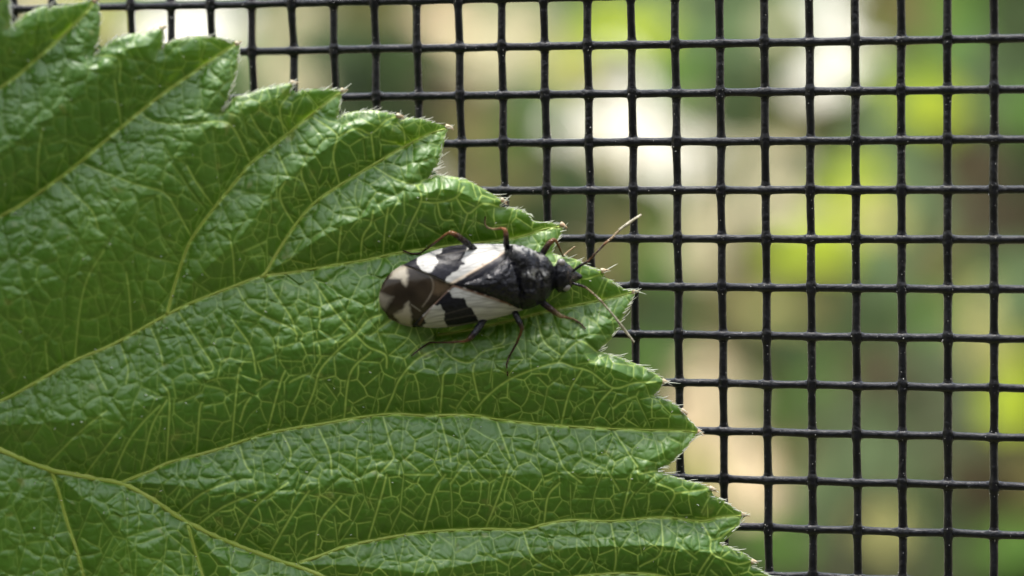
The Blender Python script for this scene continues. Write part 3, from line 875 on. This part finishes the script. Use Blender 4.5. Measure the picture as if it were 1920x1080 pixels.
leg([H(962, 575, .04), H(967, 590, .07), H(974, 604, .08), H(979, 615, .08), H(977, 623, .07), H(968, 645, .035), F(955, 668), F(950, 682), F(952, 706, .004)],
    [4.5, 5.0, 4.5, 3.6, 2.6, 2.2, 1.9, 1.6, 1.0], [DK, DK, DK, BR, OR * .8, BR, BR * .7, BR, BR * .8], mb)
leg([H(912, 592, .03), H(902, 608, .065), H(889, 626, .08), H(880, 636, .08), H(872, 640, .07), H(840, 642, .04), F(806, 642), F(790, 652), F(770, 668, .004)],
    [4.6, 5.4, 4.8, 4.0, 2.6, 2.1, 1.7, 1.5, .9], [DK, DK, DK, BR, OR * .8, BR, BR * .7, BR * .8, BR * .8], mb)
mb.part('body', m_body, bug)

AP = np.array([.36, .33, .24])
za = float(bz(1080, 505)) - .065
for pts, cols, rad in (
    ([(1074, 508, za), (1088, 498, za - .02), (1101, 491, za - .03), (1104, 489, za - .03), (1118, 474, za - .035), (1131, 460, za - .03), (1134, 457, za - .03), (1147, 446, za - .02), (1160, 433, za - .01), (1163, 430, za - .01), (1182, 416, za), (1204, 401, za + .01)],
     [DK, DK, BR * .6, OR * .5, BR * .7, BR * .8, OR, PL, PL, AP * .8, AP, AP * 1.1], [2.6, 2.9, 2.6, 1.8, 1.8, 2.2, 2.4, 1.8, 2.0, 2.5, 2.9, 1.7]),
    ([(1073, 531, za), (1085, 534, za - .01), (1097, 538, za - .015), (1101, 541, za - .015), (1112, 550, za - .02), (1124, 561, za - .02), (1127, 564, za - .02), (1140, 579, za - .01), (1154, 596, za), (1157, 600, za), (1173, 621, za + .02), (1190, 643, za + .03)],
     [DK, DK, BR, PL, PL, AP, PL * .8, AP, AP, AP * .8, AP, AP * 1.1], [2.5, 2.8, 2.4, 1.7, 1.7, 1.9, 2.0, 1.7, 2.0, 2.3, 2.8, 1.7])):
    mb = MB(); leg(pts, rad, cols, mb); mb.part('antenna', m_body, bug)

for (ex, ey, er, eh) in ((1052, 492, 8.2, .075), (1061, 538, 9.0, .07)):
    mb = MB(); nu, nv_ = 14, 9
    u = np.linspace(0, 2 * np.pi, nu, endpoint=False); w = np.linspace(0.02, math.pi - .02, nv_)
    sx = ex + er * np.sin(w)[:, None] * np.cos(u); sy = ey + er * .9 * np.sin(w)[:, None] * np.sin(u)
    sz = float(bz(ex, ey)) - eh - er * PX * .85 * np.cos(w)[:, None] + 0 * u
    i = np.arange(nv_ - 1)[:, None] * nu; kk = np.arange(nu)[None]; k2 = (kk + 1) % nu
    mb.add(vf(sx.ravel(), sy.ravel(), sz.ravel()), np.stack([i + kk, i + k2, i + nu + k2, i + nu + kk], -1).reshape(-1, 4))
    mb.part('eye', m_eye, bug)

# wing covers -------------------------------------------------------
WX = np.arange(704, 992, 1.15); WY = np.arange(450, 622, 1.15)
GXW, GYW = np.meshgrid(WX, WY)
sA = (GXW - A0[0]) * AX[0] + (GYW - A0[1]) * AX[1]
wA = (GXW - A0[0]) * AN[0] + (GYW - A0[1]) * AN[1]
half = np.interp(sA, [-8, 0, 12, 40, 90, 150, 200, 250, 290], [14, 24, 42, 58, 72, 78, 76, 68, 60])
dome = np.clip(1 - (np.abs(wA) / half) ** 2.4, 0, 1)
top = np.interp(sA, [-8, 0, 30, 90, 160, 230, 280], [.030, .038, .066, .098, .112, .118, .116])
WH = 0.012 + (top - .012) * dome ** .8
wn1 = value_noise(GXW, GYW, 95, 6.5); wn2 = value_noise(GXW * .35 + GYW, GYW * .9, 96, 5)


def patch_mask(poly, soft=0.65, ragged=6.0):
    s = sdf_grid(WX, WY, np.array(poly, float), 14)
    s = s + ragged * (wn1 - .5) + 2.6 * (wn2 - .5)
    return np.clip(.5 - s / (2 * soft), 0, 1)


def lines_mask(lines, w):
    return np.exp(-(seg_dist(WX, WY, lines, 12) / w) ** 2)


def shell(name, poly, lift, color, mat, rise=None, smooth_out=True, thick=.012, label=None):
    P_ = smooth_line(list(poly) + [poly[0]], 3.0)[:-1] if smooth_out else np.array(poly, float)
    S = sdf_grid(WX, WY, P_, 30)
    Hh = WH + lift + (0 if rise is None else rise)
    edge_ = np.clip(-S / 3.0, 0, 1)
    Hh = Hh - .006 * (1 - edge_) ** 2
    Zg = bz(GXW, GYW) - Hh
    I_, Q_, T_, B_ = clip_grid(WX, WY, S)
    x, y, z = carry(GXW, I_), carry(GYW, I_), carry(Zg, I_)
    v = vf(x, y, z); n_ = len(v)
    b_u = np.unique(B_); r_ = np.full(n_, -1); r_[b_u] = np.arange(len(b_u))
    cxm, cym = x.mean(), y.mean()
    v2 = vf(x[b_u] + (cxm - x[b_u]) * .01, y[b_u] + (cym - y[b_u]) * .01, z[b_u] + thick)
    rq = np.stack([B_[:, 0], B_[:, 1], n_ + r_[B_[:, 1]], n_ + r_[B_[:, 0]]], -1)
    col = np.stack([carry(color[..., k], I_) for k in range(3)], -1)
    col = np.concatenate([col, col[b_u]])
    return part(name, np.concatenate([v, v2]), [Q_, T_, rq], mat, bug, attrs={'tint': col}, label=label)


streak = value_noise((GXW * AX[0] + GYW * AX[1]) * .12 + 50, (GXW * AN[0] + GYW * AN[1]) * 1.0 + 50, 97, 2.2)
blk = BLACK[None, None] * (0.7 + 1.2 * value_noise(GXW, GYW, 98, 3))[..., None] + np.array([.006, .006, .008]) * streak[..., None]
crm = CREAM[None, None] * (0.60 + .55 * streak)[..., None]


def lay(base, over, m):
    return base + (over - base) * m[..., None]


memb_c = np.array([.020, .0145, .009])[None, None] * (0.6 + 1.1 * value_noise(GXW, GYW, 99, 22))[..., None] + 0 * blk
mc = np.array([.33, .30, .235])[None, None] + 0 * blk
memb_c = lay(memb_c, mc, patch_mask([(762, 500), (766, 519), (761, 538), (752, 524), (731, 522), (738, 505), (750, 498)], 3.2, 3) * .75)
memb_c = lay(memb_c, mc, patch_mask([(706, 548), (722, 553), (736, 558), (728, 568), (722, 580), (708, 578)], 5.0, 2) * .5)
memb_c = lay(memb_c, mc, patch_mask([(766, 565), (771, 587), (770, 610), (750, 606), (738, 590), (754, 581)], 3.0, 3) * .85)
memb_c = lay(memb_c, np.array([.20, .17, .13])[None, None] + 0 * blk, .7 * lines_mask([smooth_line([(757, 499), (785, 507), (805, 517), (812, 530), (811, 545), (803, 560), (792, 575)], 3)], 1.3))
memb_c = lay(memb_c, np.array([.09, .062, .036])[None, None] + 0 * blk, patch_mask([(815, 528), (852, 530), (822, 556), (812, 548)], 4) * .8)
memb_c = lay(memb_c, mc * .8, .6 * lines_mask([[(771, 571), (788, 583)]], 1.1))
memb_c = lay(memb_c, mc, .75 * lines_mask([smooth_line([(728, 597), (745, 606), (772, 612)], 3)], 1.8))
MEM = [(757, 495), (735, 509), (719, 529), (711, 553), (714, 577), (728, 597), (758, 610), (785, 612), (802, 586), (830, 556), (854, 534), (830, 524), (798, 511)]
shell('wing_membrane', MEM, -.004, memb_c, m_memb, rise=.004 * (value_noise(GXW, GYW, 100, 26) - .5))

up_c = blk
up_c = lay(up_c, crm, patch_mask([(966, 457), (872, 455), (875, 465), (867, 479), (869, 494), (858, 507), (846, 513), (836, 522), (840, 532), (853, 531), (900, 499), (962, 462)]))
up_c = lay(up_c, crm, patch_mask([(780, 470), (842, 450), (829, 470), (819, 479), (822, 491), (810, 511), (793, 513), (784, 497), (783, 480)]))
up_c = lay(up_c, np.array([.50, .40, .30])[None, None] + 0 * blk, .85 * lines_mask([[(962, 463), (900, 501), (845, 532)]], 2.2))
up_c = lay(up_c, np.array([.05, .045, .045])[None, None] + 0 * blk, .8 * lines_mask([[(945, 480), (880, 522)], [(950, 472), (900, 508)]], 1.2))
up_c = lay(up_c, np.array([.22, .2, .17])[None, None] + 0 * blk, .7 * lines_mask([smooth_line([(757, 497), (798, 512), (838, 531)], 3)], 1.1))
up_c = lay(up_c, np.array([.10, .09, .08])[None, None] + 0 * blk, .55 * lines_mask([[(948, 462), (880, 478), (800, 500)], [(955, 461), (890, 466), (800, 484)], [(930, 476), (860, 508)]], .8))
UPW = [(966, 458), (920, 457), (880, 457), (845, 461), (815, 469), (788, 480), (757, 496), (798, 512), (838, 531), (856, 536), (905, 540), (962, 510)]
shell('wing_cover', UPW, .006, up_c, m_wing, smooth_out=False, label='wing cover with a large cream triangle and one cream spot, above the other cover')

lo_c = blk
lo_c = lay(lo_c, crm, patch_mask([(982, 582), (950, 594), (899, 606), (891, 588), (876, 571), (871, 556), (846, 556), (842, 546), (855, 537), (890, 549), (978, 578)]))
lo_c = lay(lo_c, crm, patch_mask([(804, 571), (825, 573), (834, 585), (833, 600), (839, 618), (797, 618), (794, 588)]))
lo_c = lay(lo_c, np.array([.16, .085, .05])[None, None] + 0 * blk, .9 * lines_mask([[(846, 535), (885, 547), (980, 579)]], 1.8))
lo_c = lay(lo_c, np.array([.13, .08, .05])[None, None] + 0 * blk, .8 * lines_mask([smooth_line([(852, 534), (825, 558), (802, 585), (786, 608)], 3)], 2.0))
lo_c = lay(lo_c, mc * .8, .5 * lines_mask([smooth_line([(790, 613), (850, 611), (900, 602), (955, 589)], 3)], 1.2))
lo_c = lay(lo_c, np.array([.10, .09, .08])[None, None] + 0 * blk, .55 * lines_mask([[(972, 579), (890, 574), (800, 598)], [(965, 583), (880, 592), (800, 607)], [(940, 568), (865, 550)]], .8))
LOW = [(984, 580), (955, 590), (900, 604), (850, 613), (815, 615), (784, 613), (772, 611), (800, 584), (828, 555), (850, 533), (900, 540), (965, 552)]
shell('wing_cover', LOW, .003, lo_c, m_wing, smooth_out=False, label='wing cover with cream triangle and a cream bar, nearer the hanging legs')

sc_c = BLACK[None, None] * (0.8 + .8 * wn1)[..., None]
sc_c = lay(sc_c, np.array([.10, .095, .10])[None, None] + 0 * blk, .6 * patch_mask([(912, 522), (928, 512), (938, 508), (930, 518)], 2))  # grey streak is a highlight painted onto the glossy black
SCU = [(956, 474), (935, 494), (905, 518), (868, 534), (905, 548), (945, 564), (978, 577), (970, 520)]
S_sc = sdf_grid(WX, WY, np.array(SCU, float), 40)
shell('scutellum', SCU, .010, sc_c, m_body, rise=.016 * (1 - np.exp(-np.clip(-S_sc, 0, 40) / 12)) + .004 * (wn1 - .5))

# ------------------------------------------------------------------ GARDEN BEHIND, metres away and out of focus
PAL = {
    'Y': leafy('young_leaf', (0.25, 0.32, 0.016), (0.31, 0.37, 0.026), .5, .75, .4, None, .12),
    'y': leafy('pale_yellow_leaf', (0.36, 0.35, 0.11), (0.42, 0.40, 0.15), .5, .75, .4, None, .12),
    'G': leafy('green_leaf', (0.040, 0.092, 0.010), (0.062, 0.122, 0.016), .5, .75, .3, None, .12),
    'D': leafy('dark_leaf', (0.013, 0.026, 0.004), (0.022, 0.038, 0.007), .5, .75, .2, None, .12),
    'S': leafy('grey_green_leaf', (0.058, 0.094, 0.034), (0.082, 0.118, 0.048), .5, .75, .25, None, .12),
    'O': leafy('olive_leaf', (0.074, 0.068, 0.018), (0.105, 0.092, 0.028), .5, .75, .3, None, .12),
    'T': leafy('dry_tan_leaf', (0.50, 0.40, 0.24), (0.56, 0.45, 0.29), .5, .75, .3, None, .12),
    'B': leafy('dead_brown_leaf', (0.020, 0.015, 0.004), (0.032, 0.024, 0.007), .5, .75, .15, None, .12),
    'C': leafy('sky_gap_leaf', (0.36, 0.33, 0.19), (0.42, 0.38, 0.24), .5, .75, .35, None, .12),  # pale colour imitates sky light coming partly through the foliage
}
m_bark, n, l, b = mat_new('shrub_bark')
l.new(noise_mix(n, l, .8, (0.045, 0.055, 0.02), (0.09, 0.085, 0.04)), b.inputs['Base Color'])
b.inputs['Roughness'].default_value = .9

PATCH = """
220,50,y 300,60,W 400,60,W 480,90,C 575,50,C 560,140,C 640,100,D 730,100,D 690,160,D 720,20,O 815,40,T 900,40,C 975,60,C 1030,40,S 1075,55,Y 1140,40,Y 1230,60,Y 1215,20,S
820,150,B 900,130,C 980,130,C 1060,130,y 1150,145,C 1240,110,Y 900,230,O 985,240,G 1060,230,S 1140,215,W 1235,215,W 900,310,O 980,310,O 1060,330,D 1150,310,C 1240,300,W 1310,310,W 1385,305,C
1310,50,S 1390,60,S 1470,60,C 1560,30,W 1560,110,W 1640,40,O 1740,40,O 1820,50,G 1905,50,D 1310,120,G 1390,130,D 1470,140,O 1640,130,Y 1740,130,G 1820,120,S 1900,120,D 1315,215,C 1390,210,D 1475,215,O 1560,215,O 1640,220,S 1720,190,Y 1750,235,Y 1830,225,S 1905,220,G
1470,310,C 1560,310,S 1600,330,Y 1650,310,S 1730,310,S 1820,310,B 1905,310,D 1140,400,O 1230,400,G 1310,395,C 1390,400,C 1475,400,C 1560,400,Y 1640,410,y 1740,400,S 1820,400,B 1905,400,B
1150,490,O 1230,490,G 1310,490,C 1395,490,O 1480,490,Y 1560,480,Y 1640,490,S 1740,490,O 1820,490,G 1905,490,S 1230,580,D 1310,580,O 1395,580,O 1480,580,y 1560,580,O 1640,600,D 1740,590,G 1830,590,y 1840,650,y 1905,590,S
1230,670,G 1310,690,T 1395,670,O 1480,670,D 1560,670,G 1640,670,B 1740,680,S 1910,700,Y 1310,765,T 1380,750,C 1480,760,G 1560,770,S 1640,770,S 1740,760,S 1820,760,S 1905,770,Y 1310,860,y 1395,850,T 1480,850,O 1560,850,S 1640,860,S 1740,860,S 1830,850,S 1905,860,O
1400,930,T 1480,940,O 1560,930,S 1655,960,y 1650,1010,y 1740,950,D 1820,930,B 1905,940,O 1400,1020,G 1480,1030,G 1560,1030,S 1740,1030,S 1830,1030,G 1905,1030,G
150,20,y 60,-20,C
""".split()
PATCH = [(float(a), float(c), k) for a, c, k in (p.split(',') for p in PATCH)]
GAPS = np.array([(x, y) for x, y, k in PATCH if k == 'W'])

# one ovate leaf, folded along its middle and arched, unit length along y
lu = np.linspace(0, 1, 7); lw = np.array([0, .26, .38, .40, .32, .17, 0])
lvv = []
for a, w in zip(lu, lw):
    zc = -.10 * (a - .4) ** 2
    lvv += [(-w, a - .5, zc + .16 * w), (0, a - .5, zc), (w, a - .5, zc + .16 * w)]
lf = []
for i in range(6):
    for j in range(2):
        p = i * 3 + j; lf.append((p, p + 1, p + 4, p + 3))
lvv = np.array(lvv); lvb = lvv.copy(); lvb[:, 2] -= .012
lf = np.array(lf)
leaf_mesh = {}
for k, m in PAL.items():
    me = mesh_np('leaf', np.concatenate([lvv, lvb]), [np.concatenate([lf, lf[:, ::-1] + len(lvv)])])
    me.materials.append(m); leaf_mesh[k] = me

gr = random.Random(23)


def shrub(name, label, spots, key, base_z, tilt=.5):
    """spots: (px, py, distance, radius px). Stems rise from the ground; every leaf is a part on its own twig."""
    pw = [to_world(vf(x, y, z)) for x, y, z, r in spots]
    cx_ = sum(p.x for p in pw) / len(pw); cy_ = sum(p.y for p in pw) / len(pw)
    rt = bpy.data.objects.new(name, None); COL.objects.link(rt)
    rt.location = (cx_, cy_ + 6, 0); rt['label'] = label; rt['category'] = 'shrub'; rt['group'] = 'shrubs out of focus beyond the screen'
    rt['_a'] = [0, 0, 0]
    o3 = np.array(rt.location)
    mb = MB()
    zs = [p.z for p in pw]
    ht = min(zs) - 7.0
    stem = np.array([(0, 0, -4), (gr.uniform(-1, 1), 0, ht * .3), (gr.uniform(-2, 2), 1, ht * .7), (gr.uniform(-2, 2), 1, ht)])
    stem = smooth_line(stem, 1e9) if False else stem
    mb.tube(stem, np.array([1.6, 1.2, .8, .3]), 8)
    for (x, y, z, r), p in zip(spots, pw):
        o = bpy.data.objects.new('leaf', leaf_mesh[key]); COL.objects.link(o)
        L = 2.5 * r / 960 / FOC * z
        o.scale = (L, L, L)
        o.parent = rt
        o.location = Vector(p) - rt.location
        o.rotation_euler = (math.pi / 2 - gr.uniform(.35, .95), gr.uniform(-.4, .4), gr.uniform(-.5, .5))
        spin = Matrix.Rotation(gr.uniform(0, 6.28), 4, 'Z')
        o.rotation_euler = (o.rotation_euler.to_matrix().to_4x4() @ spin).to_euler()
        q_ = np.array(o.location) + np.array([0, .4, 0])
        hz = ht * gr.uniform(.75, 1.0)
        s0 = np.array([np.interp(hz, stem[:, 2], stem[:, a]) for a in range(3)])
        midp = (s0 + q_) / 2 + np.array([0, 1.2, -1.5])
        mb.tube(np.array([s0, midp, q_]), np.array([.16, .10, .05]), 5)
    mb.part('branches', m_bark, rt)
    return rt


NAMES = {'Y': 'yellow-green shrub with bright young leaves', 'y': 'shrub with pale yellow leaves', 'G': 'mid green shrub', 'D': 'dark green shrub',
         'S': 'grey-green shrub with soft dull leaves', 'O': 'olive brown shrub', 'T': 'shrub with dry tan leaves', 'B': 'shrub with dead dark brown leaves', 'C': 'added shrub with cream leaves imitating bright sky gaps'}
for key in 'YyGDSOTBC':
    sp = [(x + gr.uniform(-24, 24), y + gr.uniform(-20, 20), gr.uniform(85, 150) if key not in 'DB' else gr.uniform(72, 84), gr.uniform(50, 66) * (1.3 if key in 'DB' else 1) * (0.62 if np.min(np.hypot(GAPS[:, 0] - x, GAPS[:, 1] - y)) < 112 else 1)) for x, y, k in PATCH if k == key]
    shrub('shrub', NAMES[key] + ' blurred beyond the black screen', sp, key, 100)

# the hedge behind fills what is left, with gaps where the sky comes through
hed = {'G': [], 'D': [], 'S': [], 'O': []}
for y in np.arange(-150, 1240, 60):
    for x in np.arange(-240, 2280, 60):
        px, py = x + gr.uniform(-26, 26), y + gr.uniform(-26, 26)
        if np.min(np.hypot(GAPS[:, 0] - px, GAPS[:, 1] - py)) < 74: continue
        if px < 860 and py > 330: continue
        near = min(PATCH, key=lambda p: (p[0] - px) ** 2 + (p[1] - py) ** 2)
        k = {'Y': 'G', 'y': 'S', 'T': 'O', 'C': 'S', 'B': 'D', 'W': 'S'}.get(near[2], near[2])
        if (near[0] - px) ** 2 + (near[1] - py) ** 2 > 140 ** 2: k = gr.choice('GDSO')
        if k == 'O' and gr.random() < .5: k = 'G'
        if px > 1780 and gr.random() < .4: k = 'D'
        hed[k].append((px, py, gr.uniform(190, 250), gr.uniform(64, 80)))
for k, lab in (('G', 'tall mid green hedge plant'), ('D', 'tall dark green hedge plant'), ('S', 'tall grey-green hedge plant'), ('O', 'tall olive hedge plant')):
    shrub('hedge_shrub', lab + ' standing behind the other shrubs', hed[k], k, 200)

# the hedge goes on to both sides of what the lens sees
SIDE = [(-285, 'D', 'dark green hedge plant at the far end of the hedge, past the leaf'), (-188, 'G', 'mid green hedge plant hidden behind the large leaf'), (-98, 'S', 'grey-green hedge plant hidden behind the large leaf'),
        (98, 'G', 'mid green hedge plant beyond the end of the screen'), (188, 'D', 'dark green hedge plant beyond the end of the screen'), (285, 'S', 'grey-green hedge plant beyond the end of the screen')]
for X0, k, lab in SIDE:
    rt = bpy.data.objects.new('hedge_shrub', None); COL.objects.link(rt)
    rt.location = (X0, 262 - abs(X0) * .2, 0); rt['label'] = lab; rt['category'] = 'shrub'; rt['group'] = 'shrubs out of focus beyond the screen'; rt['_a'] = [0, 0, 0]
    mb = MB(); stem = np.array([(0, 0, -5), (3, 0, 60), (-2, 2, 120), (2, 0, 200.)])
    mb.tube(stem, np.array([3.2, 2.6, 1.8, .8]), 8)
    for _ in range(210):
        p = np.array([gr.uniform(-44, 52) if abs(X0) < 150 else gr.uniform(-60, 60), gr.uniform(-18, 18), gr.uniform(8, 285)])
        o = bpy.data.objects.new('leaf', leaf_mesh[k]); COL.objects.link(o); o.parent = rt
        L = gr.uniform(17, 26); o.scale = (L, L, L); o.location = p
        o.rotation_euler = (Matrix.Rotation(math.pi / 2 - gr.uniform(.2, .9), 4, 'X') @ Matrix.Rotation(gr.uniform(0, 6.28), 4, 'Z')).to_euler()
        hz = min(200., max(5., p[2] - 15)); s0 = np.array([np.interp(hz, stem[:, 2], stem[:, a]) for a in range(3)])
        mb.tube(np.array([s0, (s0 + p) / 2 - np.array([0, 0, 2.]), p]), np.array([.5, .35, .15]), 5)
    mb.part('branches', m_bark, rt)

for o in scene.objects:
    if '_a' in o: del o['_a']
